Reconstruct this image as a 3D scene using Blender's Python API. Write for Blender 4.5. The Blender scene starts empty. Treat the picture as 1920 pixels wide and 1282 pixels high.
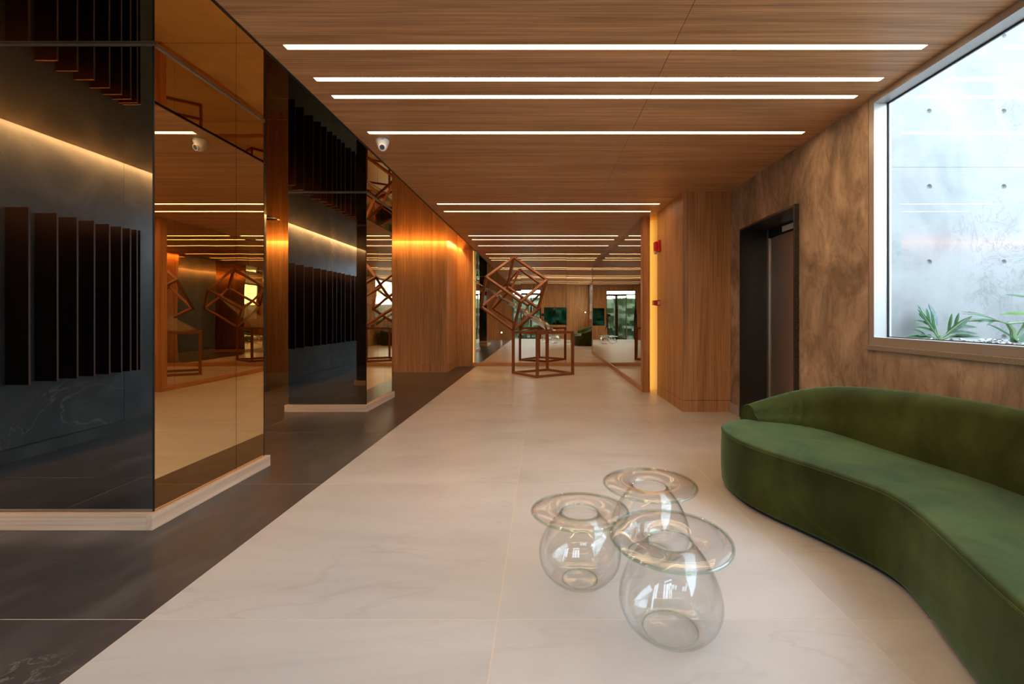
import bpy, bmesh, math, random
from mathutils import Vector, Matrix, noise

# ------------------------------------------------------------------ units
S = 1.15                 # metres per unit; every coordinate below is in camera-eye heights
F = 835.0                # focal length in pixels of the 1920 px wide frame
VX, VY = 1018.0, 591.0   # vanishing point of the hall
scene = bpy.context.scene
col = scene.collection
random.seed(7)

# ------------------------------------------------------------------ camera
cd = bpy.data.cameras.new('camera')
cam = bpy.data.objects.new('camera', cd)
col.objects.link(cam)
cam.location = (0, 0, S)
cam.rotation_euler = (math.radians(90), 0, 0)
cd.sensor_width = 36.0
cd.lens = F / 1920.0 * 36.0
cd.shift_x = (960.0 - VX) / 1920.0
cd.shift_y = (VY - 641.0) / 1920.0
cd.clip_start = 0.05
cd.clip_end = 200
scene.camera = cam

# ------------------------------------------------------------------ light levels
SKY_STRENGTH = 9.0
SKY_COLOR = (0.66, 0.83, 1.0)
LED = 21.0
LED_COLOR = (1.0, 0.67, 0.37)
COVE = 80.0
COVE_COLOR = (1.0, 0.50, 0.13)
SLOT_COLOR = (1.0, 0.45, 0.045)
scene.view_settings.view_transform = 'Standard'
scene.view_settings.look = 'None'
scene.view_settings.gamma = 1.0
scene.view_settings.use_curve_mapping = False
scene.view_settings.exposure = 0.13
scene.cycles.glossy_bounces = 10
scene.cycles.max_bounces = 16
scene.cycles.diffuse_bounces = 5
scene.cycles.transparent_max_bounces = 24

world = bpy.data.worlds.new('sky')
scene.world = world
world.use_nodes = True
wn = world.node_tree.nodes
wbg = wn.get('Background') or wn.new('ShaderNodeBackground')
wbg.inputs[0].default_value = (*SKY_COLOR, 1)
wbg.inputs[1].default_value = SKY_STRENGTH

def portal(name, loc, rot, sx, sy):
    l = bpy.data.lights.new(name, 'AREA')
    l.shape = 'RECTANGLE'
    l.size, l.size_y = sx * S, sy * S
    l.cycles.is_portal = True
    o = bpy.data.objects.new(name, l)
    o.location = [c * S for c in loc]
    o.rotation_euler = rot
    col.objects.link(o)
R90 = math.radians(90)
portal('window_portal', (2.10, 0.75, 1.53), (0, R90, 0), 1.46, 3.8)
portal('door_portal', (-0.675, -1.2, 1.0), (R90, 0, 0), 1.22, 2.05)
portal('glazing_portal', (-2.9, -1.2, 1.1), (R90, 0, 0), 1.4, 2.2)

# ------------------------------------------------------------------ materials
def new_mat(name):
    m = bpy.data.materials.new(name)
    m.use_nodes = True
    nt = m.node_tree
    for n in list(nt.nodes):
        nt.nodes.remove(n)
    out = nt.nodes.new('ShaderNodeOutputMaterial')
    return m, nt, out

def node(nt, t, **kw):
    n = nt.nodes.new(t)
    for k, v in kw.items():
        setattr(n, k, v)
    return n

def principled(nt, out, **kw):
    b = nt.nodes.new('ShaderNodeBsdfPrincipled')
    for k, v in kw.items():
        key = k.replace('_', ' ')
        b.inputs[key].default_value = (*v, 1) if isinstance(v, tuple) and len(v) == 3 else v
    nt.links.new(b.outputs[0], out.inputs[0])
    return b

def plain(name, color, rough=0.5, metal=0.0, **kw):
    m, nt, out = new_mat(name)
    b = principled(nt, out, **kw)
    b.inputs['Base Color'].default_value = (*color, 1)
    b.inputs['Roughness'].default_value = rough
    b.inputs['Metallic'].default_value = metal
    return m

def emit(name, color, strength):
    m, nt, out = new_mat(name)
    e = node(nt, 'ShaderNodeEmission')
    e.inputs[0].default_value = (*color, 1)
    e.inputs[1].default_value = strength
    nt.links.new(e.outputs[0], out.inputs[0])
    return m

def mapped(nt, scale, loc=(0, 0, 0), rnd=False):
    g = node(nt, 'ShaderNodeNewGeometry')
    mp = node(nt, 'ShaderNodeMapping')
    mp.inputs['Scale'].default_value = scale
    mp.inputs['Location'].default_value = loc
    if rnd:
        oi = node(nt, 'ShaderNodeObjectInfo')
        mul = node(nt, 'ShaderNodeVectorMath', operation='SCALE')
        mul.inputs[0].default_value = (37.0, 23.0, 11.0)
        nt.links.new(oi.outputs['Random'], mul.inputs['Scale'])
        add = node(nt, 'ShaderNodeVectorMath', operation='ADD')
        nt.links.new(g.outputs['Position'], add.inputs[0])
        nt.links.new(mul.outputs[0], add.inputs[1])
        nt.links.new(add.outputs[0], mp.inputs[0])
    else:
        nt.links.new(g.outputs['Position'], mp.inputs[0])
    return mp.outputs[0]

def noise_tex(nt, vec, scale, detail=4.0, rough=0.55, dist=0.0):
    n = node(nt, 'ShaderNodeTexNoise')
    n.inputs['Scale'].default_value = scale
    n.inputs['Detail'].default_value = detail
    n.inputs['Roughness'].default_value = rough
    n.inputs['Distortion'].default_value = dist
    nt.links.new(vec, n.inputs['Vector'])
    return n.outputs[0]

def ramp(nt, fac, stops, interp='LINEAR'):
    r = node(nt, 'ShaderNodeValToRGB')
    r.color_ramp.interpolation = interp
    el = r.color_ramp.elements
    while len(el) < len(stops):
        el.new(0.5)
    for e, (p, c) in zip(el, stops):
        e.position = p
        e.color = (*c, 1) if len(c) == 3 else c
    nt.links.new(fac, r.inputs[0])
    return r.outputs[0]

def mixc(nt, fac, a, b, blend='MIX'):
    m = node(nt, 'ShaderNodeMix', data_type='RGBA', blend_type=blend)
    if isinstance(fac, float):
        m.inputs[0].default_value = fac
    else:
        nt.links.new(fac, m.inputs[0])
    for i, v in ((6, a), (7, b)):
        if isinstance(v, tuple):
            m.inputs[i].default_value = (*v, 1)
        else:
            nt.links.new(v, m.inputs[i])
    return m.outputs[2]

def bump(nt, b, h, strength=0.2, dist=0.01):
    bn = node(nt, 'ShaderNodeBump')
    bn.inputs['Strength'].default_value = strength
    bn.inputs['Distance'].default_value = dist
    nt.links.new(h, bn.inputs['Height'])
    nt.links.new(bn.outputs[0], b.inputs['Normal'])

def wood(name, axis, dark, mid, light, rough=0.42, grain=0.62):
    """straight-grained veneer, grain running along the given axis"""
    m, nt, out = new_mat(name)
    b = principled(nt, out, Roughness=rough)
    b.inputs['Specular IOR Level'].default_value = 0.35
    def sc(al, ac):
        return tuple(al if 'xyz'[i] == axis else ac for i in range(3))
    fine = noise_tex(nt, mapped(nt, sc(1.6, 130.0)), 1.0, 3.0, 0.6)
    med = noise_tex(nt, mapped(nt, sc(0.55, 26.0)), 1.0, 4.0, 0.6, 0.6)
    big = noise_tex(nt, mapped(nt, sc(0.35, 5.0), (3, 5, 1)), 1.0, 3.0, 0.55, 1.2)
    c = ramp(nt, med, [(0.28, dark), (0.5, mid), (0.72, light)])
    c2 = ramp(nt, big, [(0.3, (0.80, 0.78, 0.76)), (0.7, (1.12, 1.1, 1.08))])
    c = mixc(nt, 1.0, c, c2, 'MULTIPLY')
    c3 = ramp(nt, fine, [(0.32, (grain, grain * 0.97, grain * 0.94)), (0.55, (1.0, 1.0, 1.0)), (0.75, (1.08, 1.08, 1.08))])
    c = mixc(nt, 1.0, c, c3, 'MULTIPLY')
    nt.links.new(c, b.inputs['Base Color'])
    bump(nt, b, fine, 0.06, 0.002)
    return m

WD, WM, WL = (0.42, 0.195, 0.075), (0.54, 0.265, 0.105), (0.62, 0.325, 0.14)
M = {}
M['wood_x'] = wood('walnut_veneer_ceiling', 'x', (0.46, 0.225, 0.10), (0.61, 0.315, 0.145), (0.72, 0.39, 0.19))
M['wood_z'] = wood('walnut_veneer_wall', 'z', WD, WM, WL)
PD, PM, PL = (0.60, 0.42, 0.29), (0.68, 0.49, 0.35), (0.75, 0.55, 0.40)
M['pale_x'] = wood('pale_oak_board_across', 'x', PD, PM, PL, grain=0.85)
M['pale_y'] = wood('pale_oak_board_along', 'y', PD, PM, PL, grain=0.85)
M['wood_y'] = wood('walnut_board_along', 'y', WD, WM, WL)

def tile_light():
    m, nt, out = new_mat('pale_porcelain')
    b = principled(nt, out, Roughness=0.36)
    b.inputs['Specular IOR Level'].default_value = 0.4
    cl = noise_tex(nt, mapped(nt, (0.5, 1.6, 1.0), rnd=True), 1.1, 6.0, 0.6, 0.8)
    c = ramp(nt, cl, [(0.3, (0.47, 0.43, 0.40)), (0.5, (0.55, 0.51, 0.475)), (0.7, (0.60, 0.56, 0.525))])
    vein = noise_tex(nt, mapped(nt, (0.45, 1.3, 1.0), (4, 9, 0), rnd=True), 1.3, 5.0, 0.55, 1.2)
    v = ramp(nt, vein, [(0.485, (1, 1, 1)), (0.5, (0.80, 0.78, 0.76)), (0.515, (1, 1, 1))])
    msk = noise_tex(nt, mapped(nt, (1, 1, 1), (7, 1, 0), rnd=True), 0.9, 2.0)
    mk = ramp(nt, msk, [(0.48, (0, 0, 0)), (0.62, (0.45, 0.45, 0.45))])
    c = mixc(nt, mk, c, mixc(nt, 1.0, c, v, 'MULTIPLY'))
    nt.links.new(c, b.inputs['Base Color'])
    return m
M['tile_light'] = tile_light()

def tile_dark():
    m, nt, out = new_mat('charcoal_porcelain')
    b = principled(nt, out, Roughness=0.30)
    b.inputs['Specular IOR Level'].default_value = 0.5
    cl = noise_tex(nt, mapped(nt, (1.3, 0.7, 1.0), rnd=True), 2.0, 8.0, 0.65, 1.0)
    c = ramp(nt, cl, [(0.3, (0.036, 0.033, 0.034)), (0.5, (0.054, 0.050, 0.052)), (0.72, (0.098, 0.092, 0.093))])
    vein = noise_tex(nt, mapped(nt, (0.9, 0.5, 1.0), (2, 5, 3), rnd=True), 1.1, 7.0, 0.6, 1.6)
    v = ramp(nt, vein, [(0.4965, (0, 0, 0)), (0.5, (1, 1, 1)), (0.5035, (0, 0, 0))])
    msk = noise_tex(nt, mapped(nt, (1, 1, 1), (7, 1, 0), rnd=True), 0.9, 2.0)
    mk = ramp(nt, msk, [(0.54, (0, 0, 0)), (0.68, (0.8, 0.8, 0.8))])
    vm = mixc(nt, 1.0, v, mk, 'MULTIPLY')
    c = mixc(nt, vm, c, (0.20, 0.185, 0.175))
    nt.links.new(c, b.inputs['Base Color'])
    return m
M['tile_dark'] = tile_dark()
M['grout'] = plain('pale_grout', (0.72, 0.59, 0.44), 0.8)

def stone():
    m, nt, out = new_mat('charcoal_stone')
    b = principled(nt, out, Roughness=0.38)
    cl = noise_tex(nt, mapped(nt, (0.8, 0.8, 0.8), rnd=True), 2.2, 9.0, 0.65, 1.0)
    c = ramp(nt, cl, [(0.3, (0.050, 0.050, 0.050)), (0.5, (0.075, 0.075, 0.074)), (0.75, (0.13, 0.125, 0.12))])
    vein = noise_tex(nt, mapped(nt, (0.7, 0.5, 0.5), (2, 5, 3), rnd=True), 1.1, 6.0, 0.6, 1.4)
    v = ramp(nt, vein, [(0.495, (0, 0, 0)), (0.5, (1, 1, 1)), (0.505, (0, 0, 0))])
    msk = noise_tex(nt, mapped(nt, (1, 1, 1), (7, 1, 0), rnd=True), 0.8, 2.0)
    mk = ramp(nt, msk, [(0.5, (0, 0, 0)), (0.64, (1, 1, 1))])
    c = mixc(nt, mixc(nt, 1.0, v, mk, 'MULTIPLY'), c, (0.20, 0.19, 0.18))
    nt.links.new(c, b.inputs['Base Color'])
    return m
M['stone'] = stone()

def plaster():
    m, nt, out = new_mat('trowelled_cement_plaster')
    b = principled(nt, out, Roughness=0.55)
    b.inputs['Specular IOR Level'].default_value = 0.3
    a = noise_tex(nt, mapped(nt, (1, 1.2, 0.8)), 1.6, 9.0, 0.62, 1.6)
    c = ramp(nt, a, [(0.34, (0.21, 0.142, 0.094)), (0.47, (0.35, 0.24, 0.160)), (0.56, (0.44, 0.305, 0.205)), (0.70, (0.58, 0.415, 0.285))])
    d = noise_tex(nt, mapped(nt, (1, 2.0, 0.7), (3, 1, 8)), 4.5, 6.0, 0.7, 2.2)
    c2 = ramp(nt, d, [(0.32, (0.66, 0.64, 0.62)), (0.52, (1, 1, 1)), (0.72, (1.14, 1.13, 1.12))])
    c = mixc(nt, 1.0, c, c2, 'MULTIPLY')
    nt.links.new(c, b.inputs['Base Color'])
    bump(nt, b, d, 0.18, 0.006)
    return m
M['plaster'] = plaster()

def concrete():
    m, nt, out = new_mat('fair_faced_concrete')
    b = principled(nt, out, Roughness=0.8)
    a = noise_tex(nt, mapped(nt, (1, 1, 1)), 1.5, 10.0, 0.65, 0.6)
    c = ramp(nt, a, [(0.3, (0.19, 0.185, 0.178)), (0.5, (0.265, 0.258, 0.248)), (0.7, (0.31, 0.30, 0.29))])
    p = node(nt, 'ShaderNodeTexVoronoi')
    p.inputs['Scale'].default_value = 22.0
    nt.links.new(mapped(nt, (1, 1, 1)), p.inputs['Vector'])
    pit = ramp(nt, p.outputs['Distance'], [(0.03, (0.45, 0.45, 0.45)), (0.07, (1, 1, 1))])
    pm = noise_tex(nt, mapped(nt, (1, 1, 1), (5, 2, 2)), 6.0, 2.0)
    pk = ramp(nt, pm, [(0.52, (0, 0, 0)), (0.6, (1, 1, 1))])
    c = mixc(nt, pk, c, mixc(nt, 1.0, c, pit, 'MULTIPLY'))
    crz = noise_tex(nt, mapped(nt, (1, 1, 1), (9, 2, 4)), 4.0, 8.0, 0.7, 2.0)
    cz = ramp(nt, crz, [(0.485, (1, 1, 1)), (0.5, (0.55, 0.57, 0.58)), (0.515, (1, 1, 1))])
    ck = ramp(nt, noise_tex(nt, mapped(nt, (1, 1, 1), (1, 8, 4)), 1.4, 2.0), [(0.5, (0, 0, 0)), (0.6, (1, 1, 1))])
    c = mixc(nt, ck, c, mixc(nt, 1.0, c, cz, 'MULTIPLY'))
    nt.links.new(c, b.inputs['Base Color'])
    bump(nt, b, a, 0.1, 0.01)
    return m
M['concrete'] = concrete()

def granite(name, a, bcol, rough):
    m, nt, out = new_mat(name)
    b = principled(nt, out, Roughness=rough)
    n = noise_tex(nt, mapped(nt, (1, 1, 1)), 170.0, 4.0, 0.7)
    c = ramp(nt, n, [(0.42, a), (0.66, bcol)])
    nt.links.new(c, b.inputs['Base Color'])
    return m
M['granite'] = granite('dark_granite', (0.012, 0.010, 0.009), (0.05, 0.042, 0.036), 0.28)
M['granite_rough'] = granite('raw_granite_edge', (0.008, 0.006, 0.005), (0.09, 0.075, 0.055), 0.8)
M['sill'] = granite('brown_granite_sill', (0.20, 0.155, 0.11), (0.36, 0.29, 0.22), 0.4)
M['base_stone'] = plain('grey_stone_skirting', (0.42, 0.37, 0.33), 0.5)

def mirror(name, color, wave=0.0, scale=1.0, rough=0.0):
    m, nt, out = new_mat(name)
    b = principled(nt, out, Roughness=rough, Metallic=1.0)
    b.inputs['Base Color'].default_value = (*color, 1)
    b.inputs['Specular IOR Level'].default_value = 0.5
    if wave:
        n = noise_tex(nt, mapped(nt, (1, 1, 0.5), rnd=True), scale, 1.0, 0.4)
        bump(nt, b, n, 1.0, wave)
    return m
M['bronze'] = mirror('bronze_mirror', (0.86, 0.66, 0.38), 0.0012, 1.3)
M['smoke'] = mirror('smoked_mirror', (0.37, 0.375, 0.37), 0.0005, 1.3)
M['ceil_mirror'] = mirror('bronze_ceiling_mirror', (0.55, 0.35, 0.13), 0.0012, 1.1)
M['end_mirror'] = mirror('light_bronze_mirror', (0.80, 0.70, 0.55), 0.0012, 1.2)
M['wavy_mirror'] = mirror('wavy_bronze_mirror', (0.74, 0.64, 0.50), 0.0022, 1.6)
M['steel'] = plain('brushed_steel', (0.60, 0.49, 0.40), 0.33, 0.88)
M['steel_dark'] = plain('dark_anodised_metal', (0.05, 0.045, 0.04), 0.4, 0.8)
M['aluminium'] = plain('matt_aluminium', (0.52, 0.50, 0.48), 0.42, 0.75)
M['strip'] = plain('satin_metal_strip', (0.42, 0.40, 0.37), 0.35, 0.9)
M['black'] = plain('black_plastic', (0.012, 0.012, 0.013), 0.4)
M['gasket'] = plain('black_gasket', (0.01, 0.01, 0.01), 0.6)
M['white_plastic'] = plain('white_plastic', (0.78, 0.76, 0.74), 0.35)
M['lens'] = plain('dark_lens_glass', (0.02, 0.022, 0.03), 0.08)
M['red'] = plain('red_plastic', (0.62, 0.015, 0.012), 0.32)
M['clear_plastic'] = plain('pale_clear_plastic', (0.75, 0.66, 0.55), 0.15)
M['plate'] = plain('pale_indicator_plate', (0.62, 0.62, 0.58), 0.35)
M['white'] = plain('white_paint', (0.75, 0.74, 0.72), 0.6)
M['dark_wall'] = plain('dark_void_paint', (0.05, 0.045, 0.04), 0.8)
M['rust'] = plain('copper_brown_metal', (0.30, 0.105, 0.038), 0.42, 0.2)
M['fin'] = plain('dark_oxblood_metal', (0.024, 0.009, 0.007), 0.5)
M['fin_edge'] = plain('lit_fin_edge', (0.16, 0.075, 0.045), 0.5, 0.0)  # fin colour made lighter, painting in the light on tips and tops
M['cable'] = plain('brass_cable', (0.45, 0.30, 0.12), 0.35, 0.9)
M['led'] = emit('led_diffuser', LED_COLOR, LED)
M['cove'] = emit('cove_led', COVE_COLOR, COVE)
M['stone_cove'] = emit('stone_cove_led', (1.0, 0.52, 0.19), 85.0)
M['slot'] = emit('slot_led', SLOT_COLOR, 17.0)
M['slot_dim'] = emit('slot_led_dim', SLOT_COLOR, 2.2)
M['bulb'] = emit('warm_bulb', (1.0, 0.75, 0.45), 25.0)
M['ground'] = plain('dark_paving', (0.07, 0.07, 0.068), 0.9)

def thin_glass(name, tint, edge, gloss_boost=1.0):
    m, nt, out = new_mat(name)
    lw = node(nt, 'ShaderNodeLayerWeight')
    lw.inputs['Blend'].default_value = 0.38
    c = ramp(nt, lw.outputs['Facing'], [(0.0, tint), (0.75, tint), (1.0, edge)])
    tr = node(nt, 'ShaderNodeBsdfTransparent')
    nt.links.new(c, tr.inputs[0])
    gl = node(nt, 'ShaderNodeBsdfGlossy')
    gl.inputs['Roughness'].default_value = 0.0
    fr = node(nt, 'ShaderNodeFresnel')
    gm = node(nt, 'ShaderNodeNewGeometry')      # the same reflectance from either side of the sheet
    mr = node(nt, 'ShaderNodeMapRange')
    mr.inputs['To Min'].default_value = 1.5
    mr.inputs['To Max'].default_value = 1 / 1.5
    nt.links.new(gm.outputs['Backfacing'], mr.inputs['Value'])
    nt.links.new(mr.outputs[0], fr.inputs['IOR'])
    mul = node(nt, 'ShaderNodeMath', operation='MULTIPLY', use_clamp=True)
    mul.inputs[1].default_value = gloss_boost
    nt.links.new(fr.outputs[0], mul.inputs[0])
    mx = node(nt, 'ShaderNodeMixShader')
    nt.links.new(mul.outputs[0], mx.inputs[0])
    nt.links.new(tr.outputs[0], mx.inputs[1])
    nt.links.new(gl.outputs[0], mx.inputs[2])
    nt.links.new(mx.outputs[0], out.inputs[0])
    return m
M['pane'] = thin_glass('window_glass', (0.96, 0.98, 0.98), (0.90, 0.95, 0.95))
M['blown'] = thin_glass('blown_glass', (0.994, 0.999, 0.997), (0.72, 0.88, 0.82), 1.15)
M['disc'] = thin_glass('blown_glass_disc', (0.985, 0.995, 0.99), (0.66, 0.84, 0.78), 1.35)
M['blade'] = thin_glass('sculpture_glass', (0.93, 0.93, 0.91), (0.8, 0.83, 0.8), 1.3)
M['green_pane'] = thin_glass('green_tinted_glass', (0.16, 0.36, 0.31), (0.15, 0.33, 0.28))
M['rim'] = plain('green_glass_edge', (0.22, 0.42, 0.36), 0.08)

def velvet():
    m, nt, out = new_mat('green_velvet')
    b = principled(nt, out, Roughness=0.75)
    b.inputs['Specular IOR Level'].default_value = 0.15
    b.inputs['Sheen Weight'].default_value = 0.42
    b.inputs['Sheen Roughness'].default_value = 0.38
    b.inputs['Sheen Tint'].default_value = (0.45, 0.75, 0.42, 1)
    a = noise_tex(nt, mapped(nt, (1, 1, 1)), 3.0, 6.0, 0.6, 0.8)
    c = ramp(nt, a, [(0.32, (0.022, 0.028, 0.0048)), (0.5, (0.040, 0.050, 0.009)), (0.68, (0.060, 0.075, 0.015))])
    nt.links.new(c, b.inputs['Base Color'])
    n2 = noise_tex(nt, mapped(nt, (1, 1, 1)), 7.0, 3.0, 0.6)
    bump(nt, b, n2, 0.10, 0.02)
    return m
M['velvet'] = velvet()

def leaf_mat(name, a, bcol):
    m, nt, out = new_mat(name)
    b = principled(nt, out, Roughness=0.35)
    n = noise_tex(nt, mapped(nt, (1, 1, 1)), 18.0, 3.0)
    nt.links.new(ramp(nt, n, [(0.35, a), (0.65, bcol)]), b.inputs['Base Color'])
    return m
M['leaf'] = leaf_mat('green_leaf', (0.012, 0.050, 0.013), (0.026, 0.090, 0.022))
M['leaf_grey'] = leaf_mat('grey_green_leaf', (0.045, 0.085, 0.08), (0.09, 0.14, 0.13))
M['leaf_lime'] = leaf_mat('lime_leaf', (0.045, 0.11, 0.008), (0.08, 0.16, 0.015))
M['hedge'] = leaf_mat('hedge_leaves', (0.022, 0.055, 0.026), (0.06, 0.12, 0.06))
M['rib'] = plain('pale_leaf_rib', (0.13, 0.20, 0.09), 0.5)
M['soil'] = leaf_mat('pale_gravelly_soil', (0.30, 0.29, 0.27), (0.50, 0.49, 0.47))
M['pebble'] = plain('dark_pebble', (0.08, 0.08, 0.08), 0.7)
M['pebble_white'] = plain('white_pebble', (0.75, 0.75, 0.73), 0.7)

_nt = M['blade'].node_tree
_mix = [n for n in _nt.nodes if n.type == 'MIX_SHADER'][0]
_dif = node(_nt, 'ShaderNodeBsdfDiffuse')
_dif.inputs[0].default_value = (0.80, 0.78, 0.74, 1)
_m2 = node(_nt, 'ShaderNodeMixShader')
_m2.inputs[0].default_value = 0.16
_nt.links.new(_mix.outputs[0], _m2.inputs[1])
_nt.links.new(_dif.outputs[0], _m2.inputs[2])
_nt.links.new(_m2.outputs[0], [n for n in _nt.nodes if n.type == 'OUTPUT_MATERIAL'][0].inputs[0])

# ------------------------------------------------------------------ mesh helpers
class MB:
    def __init__(self):
        self.v, self.f, self.mi = [], [], []
    def add(self, verts, faces, mi=0):
        n = len(self.v)
        self.v += [Vector(p) for p in verts]
        self.f += [tuple(i + n for i in f) for f in faces]
        self.mi += [mi] * len(faces)
        return self
    def box(self, x0, x1, y0, y1, z0, z1, mi=0):
        vs = [(x0, y0, z0), (x1, y0, z0), (x1, y1, z0), (x0, y1, z0), (x0, y0, z1), (x1, y0, z1), (x1, y1, z1), (x0, y1, z1)]
        fs = [(3, 2, 1, 0), (4, 5, 6, 7), (0, 1, 5, 4), (1, 2, 6, 5), (2, 3, 7, 6), (3, 0, 4, 7)]
        return self.add(vs, fs, mi)
    def quad(self, a, b, c, d, mi=0):
        return self.add([a, b, c, d], [(0, 1, 2, 3)], mi)
    def prism(self, pts, z0, z1, mi=0):
        n = len(pts)
        vs = [(x, y, z0) for x, y in pts] + [(x, y, z1) for x, y in pts]
        fs = [tuple(range(n - 1, -1, -1)), tuple(range(n, 2 * n))] + [(i, (i + 1) % n, n + (i + 1) % n, n + i) for i in range(n)]
        return self.add(vs, fs, mi)
    def tube(self, pts, r, seg=8, mi=0, closed=False):
        pts = [Vector(p) for p in pts]
        n = len(pts)
        rs = r if isinstance(r, (list, tuple)) else [r] * n
        vs = []
        up = None
        for i, p in enumerate(pts):
            if closed:
                d = pts[(i + 1) % n] - pts[i - 1]
            else:
                d = pts[min(i + 1, n - 1)] - pts[max(i - 1, 0)]
            d.normalize()
            if up is None:
                a = Vector((0, 0, 1)) if abs(d.z) < 0.9 else Vector((1, 0, 0))
                up = d.cross(a).normalized()
            u = (up - d * up.dot(d)).normalized()
            up = u
            w = d.cross(u)
            for k in range(seg):
                t = 2 * math.pi * k / seg
                vs.append(p + (u * math.cos(t) + w * math.sin(t)) * rs[i])
        fs = []
        m = n if closed else n - 1
        for i in range(m):
            j = (i + 1) % n
            for k in range(seg):
                l = (k + 1) % seg
                fs.append((i * seg + k, i * seg + l, j * seg + l, j * seg + k))
        if not closed:
            fs.append(tuple(range(seg - 1, -1, -1)))
            fs.append(tuple((n - 1) * seg + k for k in range(seg)))
        return self.add(vs, fs, mi)
    def bar(self, a, b, w, ref=(0, 0, 1), mi=0):
        """square bar from a to b, side w, faces aligned with ref"""
        a, b = Vector(a), Vector(b)
        d = (b - a).normalized()
        u = Vector(ref)
        u = (u - d * u.dot(d)).normalized()
        v = d.cross(u)
        vs = []
        for p in (a, b):
            for s, t in ((-1, -1), (1, -1), (1, 1), (-1, 1)):
                vs.append(p + u * (s * w / 2) + v * (t * w / 2))
        return self.add(vs, [(3, 2, 1, 0), (4, 5, 6, 7), (0, 1, 5, 4), (1, 2, 6, 5), (2, 3, 7, 6), (3, 0, 4, 7)], mi)
    def lathe(self, c, prof, seg=48, mi=0, dz=None):
        """profile of (r, z) turned about the vertical through c; dz(x, y) shifts heights"""
        vs, fs = [], []
        rings = []
        for r, z in prof:
            if r < 1e-6:
                rings.append([len(vs)])
                vs.append((c[0], c[1], c[2] + z))
            else:
                ring = []
                for k in range(seg):
                    t = 2 * math.pi * k / seg
                    x, y = r * math.cos(t), r * math.sin(t)
                    ring.append(len(vs))
                    vs.append((c[0] + x, c[1] + y, c[2] + z + (dz(x, y) if dz else 0)))
                rings.append(ring)
        for a, b in zip(rings[:-1], rings[1:]):
            for k in range(seg):
                l = (k + 1) % seg
                if len(a) == 1 and len(b) == 1:
                    continue
                if len(a) == 1:
                    fs.append((a[0], b[l], b[k]))
                elif len(b) == 1:
                    fs.append((a[k], a[l], b[0]))
                else:
                    fs.append((a[k], a[l], b[l], b[k]))
        return self.add(vs, fs, mi)
    def build(self, name, mats, parent=None, smooth=False, bevel=0.0, recalc=True, angle=35):
        mats = mats if isinstance(mats, (list, tuple)) else [mats]
        org = origin(parent)
        me = bpy.data.meshes.new(name)
        me.from_pydata([(p * S - org) for p in self.v], [], self.f)
        for m in mats:
            me.materials.append(M[m] if isinstance(m, str) else m)
        for p, i in zip(me.polygons, self.mi):
            p.material_index = i
        me.update()
        bm = bmesh.new()
        bm.from_mesh(me)
        if recalc:
            bmesh.ops.recalc_face_normals(bm, faces=bm.faces)
        if bevel:
            es = [e for e in bm.edges if len(e.link_faces) == 2 and e.calc_face_angle(0) > math.radians(40)]
            bmesh.ops.bevel(bm, geom=es, offset=bevel, segments=2, affect='EDGES', profile=0.5)
        bm.to_mesh(me)
        bm.free()
        if smooth:
            for p in me.polygons:
                p.use_smooth = True
            if hasattr(me, 'set_sharp_from_angle'):
                me.set_sharp_from_angle(angle=math.radians(angle))
        o = bpy.data.objects.new(name, me)
        col.objects.link(o)
        if parent is not None:
            o.parent = parent
        return o

ORG = {}
def origin(o):
    while o is not None and o.parent is not None:
        o = o.parent
    if o is None:
        return Vector((0, 0, 0))
    return ORG.get(o.name, Vector((0, 0, 0)))

def tag(o, label=None, cat=None, group=None, kind=None):
    if label: o['label'] = label
    if cat: o['category'] = cat
    if group: o['group'] = group
    if kind: o['kind'] = kind
    return o

def thing(name, label, cat, loc=(0, 0, 0), group=None, kind=None):
    o = bpy.data.objects.new(name, None)
    o.empty_display_size = 0.1
    col.objects.link(o)
    o.location = Vector(loc) * S
    ORG[o.name] = Vector(loc) * S
    return tag(o, label, cat, group, kind)

def struct(name, mb, mats, label=None, **kw):
    o = mb.build(name, mats, **kw)
    return tag(o, label, kind='structure')

def catmull(pts, n, closed=False):
    pts = [Vector(p) for p in pts]
    m = len(pts)
    out = []
    segs = m if closed else m - 1
    for i in range(segs):
        if closed:
            p0, p1, p2, p3 = pts[i - 1], pts[i], pts[(i + 1) % m], pts[(i + 2) % m]
        else:
            p0, p1, p2, p3 = pts[max(i - 1, 0)], pts[i], pts[i + 1], pts[min(i + 2, m - 1)]
        for k in range(n):
            t = k / n
            out.append(0.5 * (2 * p1 + (p2 - p0) * t + (2 * p0 - 5 * p1 + 4 * p2 - p3) * t * t + (3 * p1 - p0 - 3 * p2 + p3) * t ** 3))
    if not closed:
        out.append(pts[-1])
    return out

# ------------------------------------------------------------------ key dimensions
CZ = 2.283            # ceiling height
YB = -1.14            # wall behind the camera
YE = 8.77             # mirrored end wall
XR = 1.945            # right wall
XC = -1.336           # left edge of the wooden ceiling
XL = -3.65            # stone wall on the left
YW = 7.80             # wood wall behind the columns
YBLK = 4.613          # front of the wood pier
XBLK = 1.4475
YTRIM = 5.80
XM = 1.30             # right mirrored wall

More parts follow.
